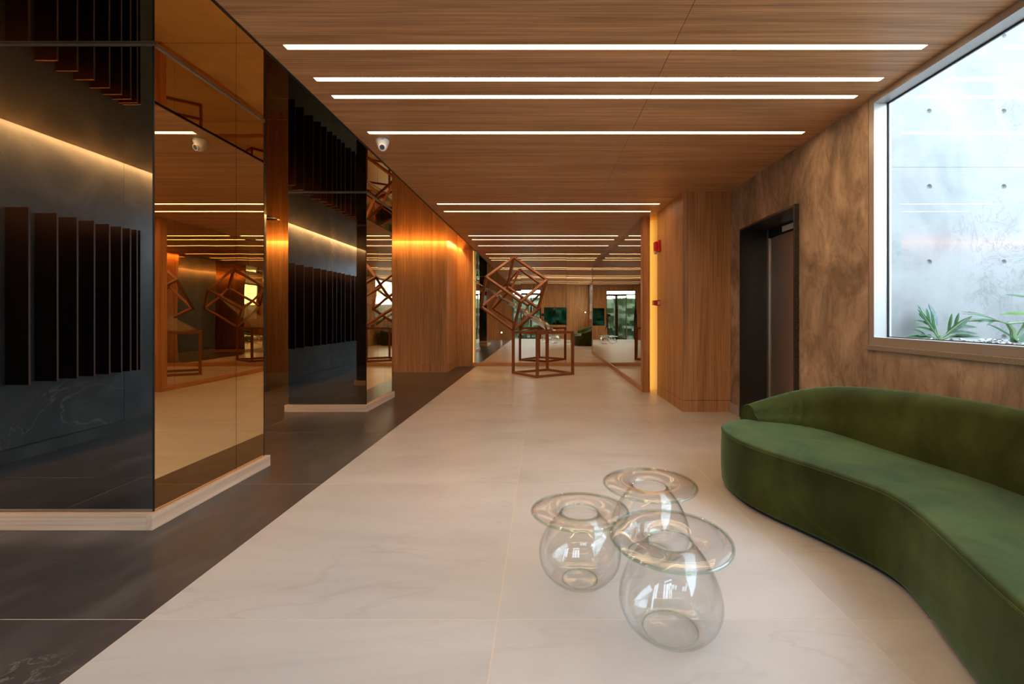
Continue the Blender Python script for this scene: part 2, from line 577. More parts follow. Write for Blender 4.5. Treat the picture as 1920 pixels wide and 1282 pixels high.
# ------------------------------------------------------------------ floor
floor = struct('floor', MB().box(-6.1, 2.3, YB - 0.1, YE + 0.1, -0.06, -0.0007), 'grout', 'tiled lobby floor, pale porcelain down the middle and charcoal along the left')
TJX, TJY, TX, TY, GAP = -1.311, 1.465, 1.161, 1.177, 0.0017
for i in range(-5, 3):
    for j in range(-3, 7):
        x0, x1 = max(TJX + TX * i, -6.1), min(TJX + TX * (i + 1), 2.3)
        y0, y1 = max(TJY + TY * j, YB - 0.1), min(TJY + TY * (j + 1), YE + 0.08)
        if x1 - x0 < 0.03 or y1 - y0 < 0.03:
            continue
        if i < -3 and y1 < 5.3:
            continue
        MB().box(x0 + GAP, x1 - GAP, y0 + GAP, y1 - GAP, -0.004, 0.0).build('tile', 'tile_dark' if i < 0 else 'tile_light', floor)

# ------------------------------------------------------------------ ceiling of wood panels with light slots between
lights = [  # y, left end, right end
    (-0.30, -1.240, 1.84), (0.55, -1.240, 1.84),
    (2.133, -1.236, 1.830), (2.424, -1.2417, 1.846), (2.62, -1.238, 1.843), (3.134, -1.231, 1.836),
    (5.138, -1.2246, 1.348), (5.509, -1.227, 1.333), (7.197, -1.207, 1.215), (7.564, -1.207, 1.21), (8.22, -1.20, 1.21)]
LW = 0.021
ceiling = struct('ceiling', MB().box(-6.3, 2.02, YB - 0.2, YE + 0.2, 2.45, 2.55), 'dark_wall', 'wood veneer ceiling of the lobby')
edges = [YB - 0.1] + [l[0] for l in lights] + [YE + 0.05]
SEAM = 0.62
for i in range(len(edges) - 1):
    a = edges[i] + (LW if i > 0 else 0)
    b = edges[i + 1] - (LW if i < len(edges) - 2 else 0)
    end = lights[i] if i < len(lights) else None
    for x0, x1 in ((XC, SEAM - 0.0012), (SEAM + 0.0012, XR + 0.06)):
        mb = MB().box(x0, x1, a, b, CZ, CZ + 0.02)
        if end:      # the panel runs on past the end of the light slot
            if x0 < 0:
                mb.box(x0, end[1], b, b + 2 * LW, CZ, CZ + 0.02)
            else:
                mb.box(end[2], x1, b, b + 2 * LW, CZ, CZ + 0.02)
        mb.build('panel', 'wood_x', ceiling)
struct('trim_1', MB().box(XC - 0.012, XC, YB - 0.1, YE, CZ - 0.006, CZ + 0.05), 'steel_dark', 'thin dark metal edge along the left side of the wood ceiling')

ORD = ['', '', 'nearest to the camera', 'second from the camera', 'third from the camera, closely following the second', 'fourth from the camera, beside the dome camera',
       'fifth from the camera, before its close twin', 'sixth from the camera, farther of a close pair', 'seventh from the camera, above the cube sculpture',
       'eighth from the camera, second in the far group', 'ninth from the camera, last before the end mirror']
for i, (y, xl, xr) in enumerate(lights):
    lab = 'recessed linear ceiling light, ' + ORD[i] if ORD[i] else ('recessed linear ceiling light just behind the lens, seen in the mirror' if i == 0 else 'recessed linear ceiling light above the lens, seen in the mirror')
    t = thing('ceiling_light', lab, 'ceiling light', ((xl + xr) / 2, y, CZ), 'linear lights in the wood ceiling')
    h = MB()
    w, k = LW - 0.0005, 0.002
    h.box(xl, xr, y - w, y - w + k, CZ + 0.0005, CZ + 0.03)
    h.box(xl, xr, y + w - k, y + w, CZ + 0.0005, CZ + 0.03)
    h.box(xl, xl + k, y - w, y + w, CZ + 0.0005, CZ + 0.03)
    h.box(xr - k, xr, y - w, y + w, CZ + 0.0005, CZ + 0.03)
    h.box(xl, xr, y - w, y + w, CZ + 0.03, CZ + 0.034)
    h.build('housing', 'aluminium', t)
    MB().box(xl + k, xr - k, y - w + k, y + w - k, CZ + 0.010, CZ + 0.014).build('diffuser', 'led', t)

# ------------------------------------------------------------------ mirrored ceiling over the dark floor
cm = struct('ceiling_mirror', MB().box(-3.535, XC - 0.013, YB - 0.1, 7.69, CZ + 0.02, CZ + 0.035)
            .box(-6.1, -3.535, 6.0, 7.69, CZ + 0.02, CZ + 0.035).box(-1.584, XC - 0.013, 7.69, YE, CZ + 0.02, CZ + 0.035),
            'dark_wall', 'bronze mirrored ceiling over the dark floor on the left')
ys = [YB - 0.1, 0.5, 2.1, 2.945, 4.63, 5.44, 7.69]
g = 0.0012
for a, b in zip(ys[:-1], ys[1:]):
    for x0, x1 in ((-2.37, XC - 0.013), (-3.535, -2.37)):
        MB().box(x0 + g, x1 - g, a + g, b - g, CZ, CZ + 0.02).build('mirror_panel', 'ceil_mirror', cm)
MB().box(-6.1, -3.535 - g, 6.0, 7.69 - g, CZ, CZ + 0.02).build('mirror_panel', 'ceil_mirror', cm)
MB().box(-1.584, XC - 0.013 - g, 7.69 + g, YE - 0.01, CZ, CZ + 0.02).build('mirror_panel', 'ceil_mirror', cm)

# ------------------------------------------------------------------ left wall of stone slabs, its cove light and the fin relief
wl = struct('wall_left', MB().box(XL - 0.14, XL - 0.022, YB - 0.1, 5.88, 0, 2.46), 'dark_wall', 'charcoal stone wall on the left, seen in the column mirrors')
struct('wall_left_return', MB().box(-6.2, XL - 0.142, 5.82, 5.88, 0, 2.46).box(-6.2, -6.1, 5.88, 8.0, 0, 2.46), 'dark_wall', 'dark side walls of the passage left of the stone wall')
sy = [YB - 0.1, 0.33, 1.63, 2.93, 4.23, 5.53, 5.88]
for a, b in zip(sy[:-1], sy[1:]):
    MB().box(XL - 0.022, XL, a + g, b - g, 0.086, 2.44).build('slab', 'stone', wl)
tag(MB().box(XL - 0.022, XL + 0.03, YB - 0.1, 5.88, 0.0, 0.083).build('baseboard_left', 'stone'), 'charcoal stone skirting below the stone wall', kind='structure')
def cove(label, boxes, lip, mat):
    t = thing('cove_light', label, 'cove light', boxes[0][:1] + boxes[0][2:3] + boxes[0][4:5], 'hidden light strips above the wall tops')
    mb = MB()
    for b in boxes: mb.box(*b)
    mb.build('strip', mat, t)
    mb = MB()
    for b in lip: mb.box(*b)
    mb.build('channel', 'white', t)
cove('warm light strip hidden in the slot above the stone wall', [(-3.60, -3.545, YB, 5.99, CZ + 0.055, CZ + 0.06)], [(XL + 0.0, -3.535, YB, 6.0, CZ + 0.0605, CZ + 0.07)], 'stone_cove')
fins = thing('fin_relief', 'row of dark oxblood upright fins on the stone wall, seen in the column mirrors', 'wall art', (XL, 1.7, 1.13))
fy = [3.52, 3.26, 3.01, 2.78, 2.52, 2.29, 2.1, 1.9, 1.75, 1.59, 1.43, 1.19, 1.014, .877, .752, .63, .527, .447, .385, .351]
for y in fy:
    MB().box(XL + 0.003, XL + 0.16, y - 0.012, y, 0.527, 1.734, 0).box(XL + 0.16, XL + 0.1615, y - 0.012, y, 0.527, 1.734, 1).box(XL + 0.003, XL + 0.1615, y - 0.012, y, 1.734, 1.7355, 1).build('fin', ['fin', 'fin_edge'], fins)

# ------------------------------------------------------------------ wood wall behind the columns, with cove
ww = MB()
ww.box(-6.1, -1.68, YW, YW + 0.06, 0.145, 2.44)
ww.box(-1.74, -1.68, YW + 0.06, YE, 0.145, 2.44)
struct('wall_far_left', ww, 'wood_z', 'walnut veneer wall behind the mirrored columns')
wb = MB()
wb.box(-6.1, -1.676, YW - 0.004, YW + 0.06, 0.0, 0.142)
wb.box(-1.74, -1.676, YW + 0.06, YE, 0.0, 0.142)
wb.box(-6.1, -1.69, YW + 0.008, YW + 0.06, 0.142, 0.145)
wb.box(-1.74, -1.69, YW + 0.06, YE, 0.142, 0.145)
tag(wb.build('baseboard_far_left', 'wood_z'), 'walnut base strip of the wall behind the columns', kind='structure')
wp = MB()
wp.box(-1.70, -1.372, YE - 0.03, YE + 0.03, 0.0, 2.44)
tag(wp.build('wall_return', 'wood_z'), 'narrow walnut return beside the end mirror', kind='structure')
cove('amber light strip hidden above the walnut wall behind the columns', [(-6.0, -1.60, 7.70, 7.73, CZ + 0.055, CZ + 0.06), (-1.63, -1.60, 7.73, YE - 0.04, CZ + 0.055, CZ + 0.06)],
     [(-6.1, -1.6, 7.69, YW, CZ + 0.0605, CZ + 0.07), (-1.68, -1.58, YW, YE - 0.03, CZ + 0.0605, CZ + 0.07)], 'cove')

# ------------------------------------------------------------------ end wall of mirror panels
we = struct('wall_far', MB().box(-1.372, 2.0, YE + 0.012, YE + 0.1, 0, 2.46), 'dark_wall', 'mirror clad end wall behind the cube sculpture')
px = [-1.318, -0.43, 0.4565, XM + 0.02]
tilt = [0.0016, -0.0012, 0.0018]
for a, b, tl in zip(px[:-1], px[1:], tilt):
    MB().add([(a + g, YE, 0.07), (b - g, YE, 0.07), (b - g, YE + tl, 2.30), (a + g, YE + tl, 2.30),
              (a + g, YE + .01, 0.07), (b - g, YE + .01, 0.07), (b - g, YE + tl + .01, 2.30), (a + g, YE + tl + .01, 2.30)],
             [(0, 1, 2, 3), (7, 6, 5, 4), (1, 0, 4, 5), (2, 1, 5, 6), (3, 2, 6, 7), (0, 3, 7, 4)]).build('mirror_panel', 'end_mirror', we)
tag(MB().box(-1.372, XM, YE - 0.014, YE + 0.012, 0, 0.07).build('baseboard_far', 'wood_x'), 'walnut base strip under the end mirror', kind='structure')
t = thing('slot_light', 'amber light line between the walnut return and the end mirror', 'slot light', (-1.345, YE, 1.15))
MB().box(-1.371, -1.367, YE - 0.004, YE + 0.008, 0.05, 2.27).build('strip', 'slot_dim', t)
MB().box(-1.3715, -1.320, YE + 0.0085, YE + 0.0115, 0.05, 2.27).build('channel', 'white', t)

# ------------------------------------------------------------------ right mirrored wall
wr = struct('wall_right_mirror', MB().box(XM + 0.012, XM + 0.08, YTRIM, YE, 0, 2.46), 'dark_wall', 'wavy mirror clad wall on the right near the sculpture')
my = [YTRIM + 0.004, 6.03, 7.2, 8.0, YE]
for a, b in zip(my[:-1], my[1:]):
    MB().box(XM, XM + 0.01, a + g, b - g, 0.07, 2.30).build('mirror_panel', 'wavy_mirror', wr)
tag(MB().box(XM - 0.014, XM + 0.012, YTRIM + 0.001, YE, 0, 0.07).build('baseboard_right_mirror', 'wood_y'), 'walnut base strip under the right mirror', kind='structure')
tag(MB().box(XM - 0.004, 1.393, YTRIM - 0.004, YTRIM + 0.10, 0, 2.30).build('trim_2', 'wood_z'), 'narrow walnut upright between the right mirror and the glowing slot', kind='structure')
tag(MB().box(1.385, 2.0, YTRIM + 0.20, YTRIM + 0.24, 0, 2.30).build('wall_slot', 'white'), 'back of the glowing slot beside the wood pier', kind='structure')

# ------------------------------------------------------------------ wood pier on the right, with the amber slot behind it
pier = MB()
pier.box(XBLK, XR, YBLK, 5.64, 0.122, 2.30)
po = struct('wall_pier', pier, 'wood_z', 'walnut clad pier standing out beside the elevator')
MB().box(XBLK, XR, YBLK, 5.64, 0.0, 0.117).build('base', 'wood_z', po)
MB().box(XBLK + 0.006, XR, YBLK + 0.006, 5.634, 0.117, 0.122).build('shadow_gap', 'black', po)
t = thing('slot_light', 'amber light line behind the walnut pier by the red fire alarm', 'slot light', (1.40, 5.93, 1.15))
MB().box(1.397, 1.400, 5.915, 5.94, 0.01, 2.26).build('strip', 'slot', t)
MB().box(1.386, 1.3965, 5.902, 5.955, 0.01, 2.26).build('channel', 'white', t)

# ------------------------------------------------------------------ right wall with window and elevator openings
WY = 2.653            # far side of the window
EY0, EY1, EZ = 3.383, 4.39, 1.846
wt = 0.10
w = MB()
w.box(XR, XR + wt, WY, EY0, 0, 2.46)
w.box(XR, XR + wt, EY0, EY1, EZ, 2.46)
w.box(XR, XR + wt, EY1, 6.1, 0, 2.46)
w.box(XR, XR + wt, YB - 0.1, WY, 0, 0.797)
w.box(XR, XR + wt, YB - 0.1, YB + 0.1, 0.797, 2.46)
struct('wall_right', w, 'plaster', 'brown trowelled plaster wall on the right')
tag(MB().box(XR - 0.008, XR, EY1 + 0.02, YBLK, 0, 0.10).build('baseboard_right', 'base_stone'), 'grey stone skirting between the pier and the elevator', kind='structure')
tag(MB().box(XR - 0.008, XR, WY - 3.6, EY0 - 0.02, 0, 0.10).build('baseboard_right_window', 'base_stone'), 'grey stone skirting behind the sofa', kind='structure')

# elevator
el = thing('door_1', 'elevator doorway with dark granite surround and steel sliding leaves', None, (XR, (EY0 + EY1) / 2, 0), kind='structure')
XD = 2.198
pr = 0.033
th = 0.018
MB().box(XR - pr * 0.25, XD + 0.05, EY1 - th, EY1, 0, EZ).build('jamb', 'granite', el)
mb = MB().box(XR - pr, XD + 0.05, EY0, EY0 + th, 0, EZ)
mb.build('jamb', 'granite', el)
edge = MB()
rr = random.Random(3)
for k in range(60):      # raw broken edge of the near slab, facing the camera
    z0, z1 = EZ * k / 60, EZ * (k + 1) / 60
    d = 0.0015 + rr.random() * 0.003
    edge.box(XR - pr + 0.002, XR + 0.004, EY0 - d, EY0 - 0.0001, z0, z1)
edge.build('raw_edge', 'granite_rough', el)
MB().add([(XR - pr, EY0, EZ), (XR - pr * 0.25, EY1, EZ), (XD + .05, EY1, EZ), (XD + .05, EY0, EZ),
          (XR - pr, EY0, EZ - th), (XR - pr * 0.25, EY1, EZ - th), (XD + .05, EY1, EZ - th), (XD + .05, EY0, EZ - th)],
         [(0, 1, 2, 3), (7, 6, 5, 4), (0, 4, 5, 1), (1, 5, 6, 2), (2, 6, 7, 3), (3, 7, 4, 0)]).build('lintel', 'granite', el)
MB().box(XD, XD + 0.03, EY1 - th - 0.035, EY1 - th, 0, EZ - th).build('door_frame', 'steel', el, bevel=0.002)
MB().box(XD + 0.012, XD + 0.02, 4.228, EY1 - th - 0.035, 0.004, 1.747).build('door_leaf', 'steel', el, bevel=0.001)
MB().box(XD + 0.003, XD + 0.011, EY0 + th, 4.222, 0.004, 1.747).build('door_leaf', 'steel', el, bevel=0.001)
hd = MB().box(XD - 0.002, XD + 0.03, EY0 + th, EY1 - th - 0.035, 1.75, EZ - th).build('header', 'black', el)
MB().box(XD - 0.008, XD - 0.002, EY0 + 0.12, 4.08, 1.764, 1.812).build('indicator_plate', 'plate', el)
MB().box(XD - 0.01, XD + 0.05, EY0 + th, EY1 - th, 0.0, 0.003).build('threshold', 'steel', el)
MB().box(XD + 0.035, XD + 0.10, EY0 - 0.02, EY1 + 0.02, 0, 2.0).build('shaft_wall', 'dark_wall', el)

# window with aluminium frame, glass pane and granite sill
wi = thing('window_1', 'large fixed aluminium window above the sofa looking on a concrete wall', None, (XR, 1.0, 0.8), kind='structure')
GX = 2.023
FY = 2.611
y0w = YB + 0.1
MB().box(XR - 0.004, GX + 0.02, FY, WY, 0.825, CZ).build('frame_post', 'aluminium', wi)
MB().box(XR - 0.004, GX + 0.02, y0w, FY, 0.825, 0.872).build('frame_rail', 'aluminium', wi)
MB().box(XR - 0.004, GX + 0.02, y0w, FY, CZ - 0.038, CZ - 0.001).build('frame_rail', 'aluminium', wi)
MB().box(GX - 0.004, GX + 0.004, FY - 0.006, FY, 0.872, CZ - 0.038).box(GX - 0.004, GX + 0.004, y0w, FY, CZ - 0.044, CZ - 0.038).box(GX - 0.004, GX + 0.004, y0w, FY, 0.872, 0.876).build('gasket', 'gasket', wi)
MB().box(GX - 0.0035, GX + 0.0035, y0w, FY - 0.006, 0.876, CZ - 0.044).build('pane', 'pane', wi)
MB().box(XR - 0.022, GX + 0.02, y0w, WY + 0.012, 0.797, 0.825).build('sill', 'sill', wi, bevel=0.003)
MB().box(XR - 0.001, XR + 0.003, WY, WY + 0.008, 0.825, CZ).build('shadow_gap', 'black', wi)

# ------------------------------------------------------------------ concrete wall and planting outside the window
YCW = 3.10
cw = struct('wall_outside', MB().box(2.03, 7.0, YCW + 0.06, YCW + 0.2, 0, 6.5), 'concrete', 'pale concrete wall outside the window')
def hole_cell(mb, x0, x1, z0, z1, cx, cz, r=0.019, y=YCW):
    n = 16
    sq, ci, inn = [], [], []
    for k in range(n):
        t = 2 * math.pi * k / n + math.pi / 4
        dx, dz = math.cos(t), math.sin(t)
        tx = ((x1 - cx) if dx > 0 else (x0 - cx)) / dx if abs(dx) > 1e-9 else 1e9
        tz = ((z1 - cz) if dz > 0 else (z0 - cz)) / dz if abs(dz) > 1e-9 else 1e9
        s = min(tx, tz)
        sq.append((cx + dx * s, y, cz + dz * s))
        ci.append((cx + dx * r, y, cz + dz * r))
        inn.append((cx + dx * r * 0.55, y + 0.014, cz + dz * r * 0.55))
    cor = [(x0, y, z0), (x1, y, z0), (x1, y, z1), (x0, y, z1)]
    vs = sq + ci + inn + cor
    fs = []
    def side(p):
        return (abs(p[0] - x0) < 1e-6, abs(p[0] - x1) < 1e-6, abs(p[2] - z0) < 1e-6, abs(p[2] - z1) < 1e-6)
    for k in range(n):
        l = (k + 1) % n
        fs.append((k, l, n + l, n + k))
        fs.append((n + k, n + l, 2 * n + l, 2 * n + k))
        a, b = side(sq[k]), side(sq[l])
        if not any(p and q for p, q in zip(a, b)):
            for ic, c in enumerate(cor):
                sc = side(c)
                if any(p and q for p, q in zip(a, sc)) and any(p and q for p, q in zip(b, sc)):
                    fs.append((k, 3 * n + ic, l))
    fs.append(tuple(range(2 * n, 3 * n)))
    mb.add(vs, fs)
xs_h = [2.17 + 0.5197 * k for k in range(9)]
zs_lo, zs_hi = [0.85, 1.371, 1.895], [2.42, 2.945, 3.465, 3.99, 4.51, 5.03, 5.55]
def panel(zs, zb):
    mb = MB()
    for i, cx in enumerate(xs_h):
        for j, cz in enumerate(zs):
            hole_cell(mb, max(2.035, cx - 0.25985), cx + 0.25985, zb[j], zb[j + 1], cx, cz)
    bot, top = zb[0], zb[-1]
    xa, xb = 2.035, xs_h[-1] + 0.25985
    mb.quad((xa, YCW, top), (xb, YCW, top), (xb, YCW + 0.06, top), (xa, YCW + 0.06, top))
    mb.quad((xa, YCW, bot), (xb, YCW, bot), (xb, YCW + 0.06, bot), (xa, YCW + 0.06, bot))
    mb.build('concrete_panel', 'concrete', cw)
panel(zs_lo, [0.5, 1.111, 1.633, 2.0298])
panel(zs_hi, [2.0312, 2.68, 3.205, 3.73, 4.25, 4.77, 5.29, 5.9])
struct('ground', MB().box(-14, 14, -14, 16, -0.5, -0.07), 'ground', 'ground outside the building')
struct('wall_sky_screen', MB().box(3.9, 4.1, YB - 1.5, YCW - 0.01, -0.05, 1.5).box(2.03, 4.1, YB - 1.7, YB - 1.5, -0.05, 1.5), 'concrete', 'unseen low concrete walls added outside the window to limit the sky light')  # added out of view to hold back sky light from the concrete
bed = struct('ground_bed', MB().box(2.05, 6.0, YB - 0.4, YCW, 0.3, 0.835), 'soil', 'raised planting bed outside the window')
rr = random.Random(11)
pb = MB()
def blob(mb, c, r, mi, rnd):
    ph = rnd.random() * 6
    vs = [(c[0], c[1], c[2] + r * .7)]
    for k in range(6):
        t = ph + k * math.pi / 3
        q = r * (0.8 + rnd.random() * 0.4)
        vs.append((c[0] + q * math.cos(t), c[1] + q * math.sin(t), c[2] + r * 0.1 * rnd.random()))
    vs.append((c[0], c[1], c[2] - r * .5))
    mb.add(vs, [(0, 1 + k, 1 + (k + 1) % 6) for k in range(6)] + [(7, 1 + (k + 1) % 6, 1 + k) for k in range(6)], mi)
for k in range(520):
    gx, gy = 2.08 + rr.random() * 1.7, 2.4 + rr.random() * 0.69
    if min(math.hypot(gx - 2.61, gy - 2.93), math.hypot(gx - 2.88, gy - 2.72)) < 0.10:
        continue
    blob(pb, (gx, gy, 0.836), 0.004 + rr.random() * 0.009, 0 if rr.random() < 0.55 else 1, rr)
tag(pb.build('gravel', ['pebble', 'pebble_white']), 'loose dark and white gravel on the planting bed', 'gravel', kind='stuff')

def blade(mb, p, d, up, L, wd, droop=0.25, n=7, mi=0, fold=0.25):
    """one lanceolate blade: two half-strips folded along the rib"""
    p, d, up = Vector(p), Vector(d).normalized(), Vector(up).normalized()
    side = d.cross(up).normalized()
    vs = []
    for i in range(n + 1):
        t = i / n
        c = p + d * (L * t) + Vector((0, 0, -1)) * (droop * L * t * t)
        wv = wd * (math.sin(math.pi * min(1, 0.12 + t * 0.88)) ** 0.75) * (1.0 if i < n else 0.02)
        nn = side.cross(d).normalized()
        vs += [c - side * wv + nn * wv * fold, c, c + side * wv + nn * wv * fold, c - Vector((0, 0, 0.0016))]
    fs = []
    for i in range(n):
        a, b = 4 * i, 4 * i + 4
        fs += [(a, a + 1, b + 1, b), (a + 1, a + 2, b + 2, b + 1), (a + 2, a + 3, b + 3, b + 2), (a + 3, a, b, b + 3)]
    mb.add(vs, fs, mi)

def lobed_leaf(parent, base, d, up, L, wd, lobes, mat, droop=0.2, stalk=0.3):
    """a leaf with long finger lobes off a pale midrib"""
    mb = MB()
    base, d = Vector(base), Vector(d).normalized()
    up = Vector(up)
    side = d.cross(up).normalized()
    def at(t):
        return base + d * (L * t) + Vector((0, 0, -1)) * droop * L * t * t
    mb.tube([at(t) + Vector((0, 0, 0.001)) for t in (0, .25, .5, .75, .92)], [0.006, 0.005, 0.004, 0.003, 0.0015], 5, 1)
    blade(mb, at(stalk), (at(1) - at(stalk)), up, L * (1 - stalk), wd, 0.05)
    for t, ang, ln in lobes:
        for s in (-1, 1):
            dd = (d * math.cos(ang) + side * s * math.sin(ang))
            blade(mb, at(t), dd, up, ln * L, wd * 0.62, 0.18)
    mb.build('leaf', [mat, 'rib'], parent, smooth=True)

p1 = thing('philodendron', 'whole green lobed plant on the bed, at the left in the window', 'plant', (2.61, 2.93, 0.835), 'plants outside the window')
b0 = Vector((2.61, 2.93, 0.838))
MB().tube([b0 - Vector((0, 0, .02)), b0 + Vector((0, 0, 0.03))], [0.016, 0.012], 8).build('stem', 'rib', p1)
LB = [(0.26, 0.62, 0.66), (0.46, 0.55, 0.52)]
UPC = (0.05, -0.9, 0.35)
lobed_leaf(p1, b0, (-0.152, -0.02, 0.205), UPC, 0.27, 0.019, LB, 'leaf', 0.03, 0.22)
lobed_leaf(p1, b0, (0.150, -0.03, 0.150), UPC, 0.25, 0.019, LB, 'leaf', 0.05, 0.22)
lobed_leaf(p1, b0, (-0.075, 0.09, 0.250), (0, -1, 0.3), 0.27, 0.024, [(0.5, 0.35, 0.35)], 'leaf_grey', 0.02, 0.35)
lobed_leaf(p1, b0, (0.015, 0.10, 0.250), (0, -1, 0.3), 0.28, 0.024, [(0.45, 0.4, 0.40)], 'leaf_grey', 0.03, 0.35)
lobed_leaf(p1, b0, (-0.24, -0.03, 0.11), (0, -0.6, 0.8), 0.25, 0.017, [(0.45, 0.4, 0.34)], 'leaf', 0.30, 0.25)
lobed_leaf(p1, b0, (0.22, -0.03, 0.10), (0, -0.6, 0.8), 0.24, 0.017, [(0.45, 0.45, 0.34)], 'leaf', 0.28, 0.25)
lobed_leaf(p1, b0, (0.23, 0.02, 0.14), (0, -0.7, 0.7), 0.25, 0.014, [(0.5, 0.4, 0.3)], 'leaf_grey', 0.05, 0.3)
p2 = thing('philodendron', 'taller green plant with narrow leaves, cut by the right edge of the photo', 'plant', (2.88, 2.72, 0.835), 'plants outside the window')
b1 = Vector((2.88, 2.72, 0.838))
MB().tube([b1 - Vector((0, 0, .02)), b1 + Vector((-0.01, 0, 0.07)), b1 + Vector((-0.045, 0, 0.12))], [0.018, 0.015, 0.010], 8).build('stem', 'rib', p2)
hb = b1 + Vector((-0.05, -0.01, 0.112))
FAN = [(0.16, 0.16, 0.85), (0.22, 0.32, 0.75), (0.28, 0.55, 0.55)]
lobed_leaf(p2, hb, (-0.95, -0.05, 0.30), (0, -0.55, 0.85), 0.28, 0.012, FAN, 'leaf', 0.22, 0.2)
lobed_leaf(p2, hb, (0.95, -0.1, 0.12), (0, -0.55, 0.85), 0.32, 0.016, FAN, 'leaf', 0.2, 0.2)
mb = MB(); blade(mb, b1 + Vector((0.0, -.02, 0.0)), (-0.75, -0.1, 0.48), (0, -0.6, 0.8), 0.25, 0.020, 0.1); mb.build('leaf', 'leaf', p2, smooth=True)
mb = MB(); blade(mb, b1 + Vector((0.01, -.02, 0.0)), (0.62, -0.1, 0.60), (0, -0.6, 0.8), 0.18, 0.022, 0.1); mb.build('leaf', 'leaf', p2, smooth=True)
mb = MB(); blade(mb, b1 + Vector((0.13, 0.02, 0.170)), (-1.0, 0.0, 0.02), (0, -0.5, 0.8), 0.20, 0.020, 0.02); mb.build('leaf', 'leaf_lime', p2, smooth=True)
mb = MB(); blade(mb, b1 + Vector((0.16, 0.04, 0.27)), (-0.85, 0.05, 0.05), (0, -0.5, 0.8), 0.16, 0.018, -0.08); mb.build('leaf', 'leaf', p2, smooth=True)
mb = MB(); mb.tube([b1, b1 + Vector((0.08, 0.01, 0.12)), b1 + Vector((0.16, 0.03, 0.24))], [0.008, 0.007, 0.005], 6); mb.build('stalk', 'rib', p2)

# ------------------------------------------------------------------ mirrored columns
def column(yf, yr, label):
    """smoked mirror front and rear, bronze mirror sides, pale wooden plinth, metal strip at the ceiling"""
    xs, xl = -1.84, -2.65
    t = thing('mirrored_column', label, 'column', ((xs + xl) / 2, (yf + yr) / 2, 0), 'mirrored columns', 'structure')
    e = 0.006
    zt, zb = 2.272, 0.0735
    MB().box(xl + e, xs - e, yf + e, yr - e, 0, CZ).build('core', 'dark_wall', t)
    MB().box(xl, xs - 0.0025, yf, yf + e, zb, zt).build('front_mirror', 'smoke', t)
    MB().box(xl, xs - 0.0025, yr - e, yr, zb, zt).build('rear_mirror', 'smoke', t)
    ys = yf + (yr - yf) * 0.68
    for sx in (0, 1):
        x0, x1 = (xs - e, xs) if sx == 0 else (xl - e, xl)
        MB().box(x0, x1, yf + 0.003, ys - 0.0014, zb, zt).build('side_mirror', 'bronze', t)
        MB().box(x0, x1, ys + 0.0014, yr - 0.003, zb, zt).build('side_mirror', 'bronze', t)
    MB().box(xs - 0.004, xs + 0.002, yf - 0.002, yf + 0.004, zb, zt).box(xs - 0.004, xs + 0.001, yr - 0.004, yr + 0.002, zb, zt).build('corner_trim', 'steel_dark', t)
    b = 0.024
    MB().box(xl + e, xs - e, yf - 0.035, yf + e, 0, zb - 0.003).build('plinth_board', 'pale_x', t, bevel=0.0015)
    MB().box(xl + e, xs - e, yr - e, yr + 0.03, 0, zb - 0.003).build('plinth_board', 'pale_x', t, bevel=0.0015)
    MB().box(xs - e, xs + b, yf - 0.035, yr + 0.03, 0, zb - 0.003).build('plinth_board', 'pale_y', t, bevel=0.0015)
    MB().box(xl - b, xl + e, yf - 0.035, yr + 0.03, 0, zb - 0.003).build('plinth_board', 'pale_y', t, bevel=0.0015)
    k = 0.004
    MB().box(xl - k, xs + k, yf - k, yf + e, zt, CZ - 0.001).box(xl - k, xs + k, yr - e, yr + k, zt, CZ - 0.001).box(xs - e, xs + k, yf, yr, zt, CZ - 0.001).box(xl - k, xl + e, yf, yr, zt, CZ - 0.001).build('metal_strip', 'strip', t)
    return t
column(2.105, 2.938, 'nearer mirrored column with pale wooden plinth, at the left edge')
column(4.64, 5.43, 'farther mirrored column with pale wooden plinth, before the walnut wall')

# ------------------------------------------------------------------ wall behind the camera (seen in the mirrors)
DX0, DX1, DZ = -1.28, -0.07, 1.87
GX0, GX1 = -3.5, -2.25
w = MB()
w.box(-3.8, GX0, YB - 0.1, YB, 0, 2.46)
w.box(GX0, GX1, YB - 0.1, YB, 2.20, 2.46)
w.box(GX1, DX0, YB - 0.1, YB, 0, 2.46)
w.box(DX0, DX1, YB - 0.1, YB, DZ + 0.2, 2.46)
w.box(DX1, 0.045, YB - 0.1, YB, 0, 2.46)
w.box(0.045, 1.0, YB - 0.1, YB, 0, 0.58)
w.box(0.045, 1.0, YB - 0.1, YB, 1.32, 2.46)
w.box(1.0, 2.05, YB - 0.1, YB, 0, 2.46)
struct('wall_back', w, 'wood_z', 'walnut veneer wall behind the lens, seen in the end mirror')
d2 = thing('door_2', 'glass entrance door behind the lens, seen in the end mirror', None, ((DX0 + DX1) / 2, YB, 0), kind='structure')
mid = -0.50
fr = 0.03
MB().box(DX0, DX0 + fr, YB - 0.07, YB - 0.02, 0, DZ + .2).box(DX1 - fr, DX1, YB - 0.07, YB - 0.02, 0, DZ + .2).box(DX0, DX1, YB - 0.07, YB - 0.02, DZ, DZ + 0.04).box(DX0, DX1, YB - 0.07, YB - 0.02, DZ + 0.17, DZ + 0.2).build('door_frame', 'steel_dark', d2)
MB().box(-0.96, -0.93, YB - 0.07, YB - 0.02, 0, DZ).build('mullion', 'aluminium', d2)
MB().box(DX0 + fr, -0.96, YB - 0.052, YB - 0.044, 0.0, DZ).build('side_pane', 'pane', d2)
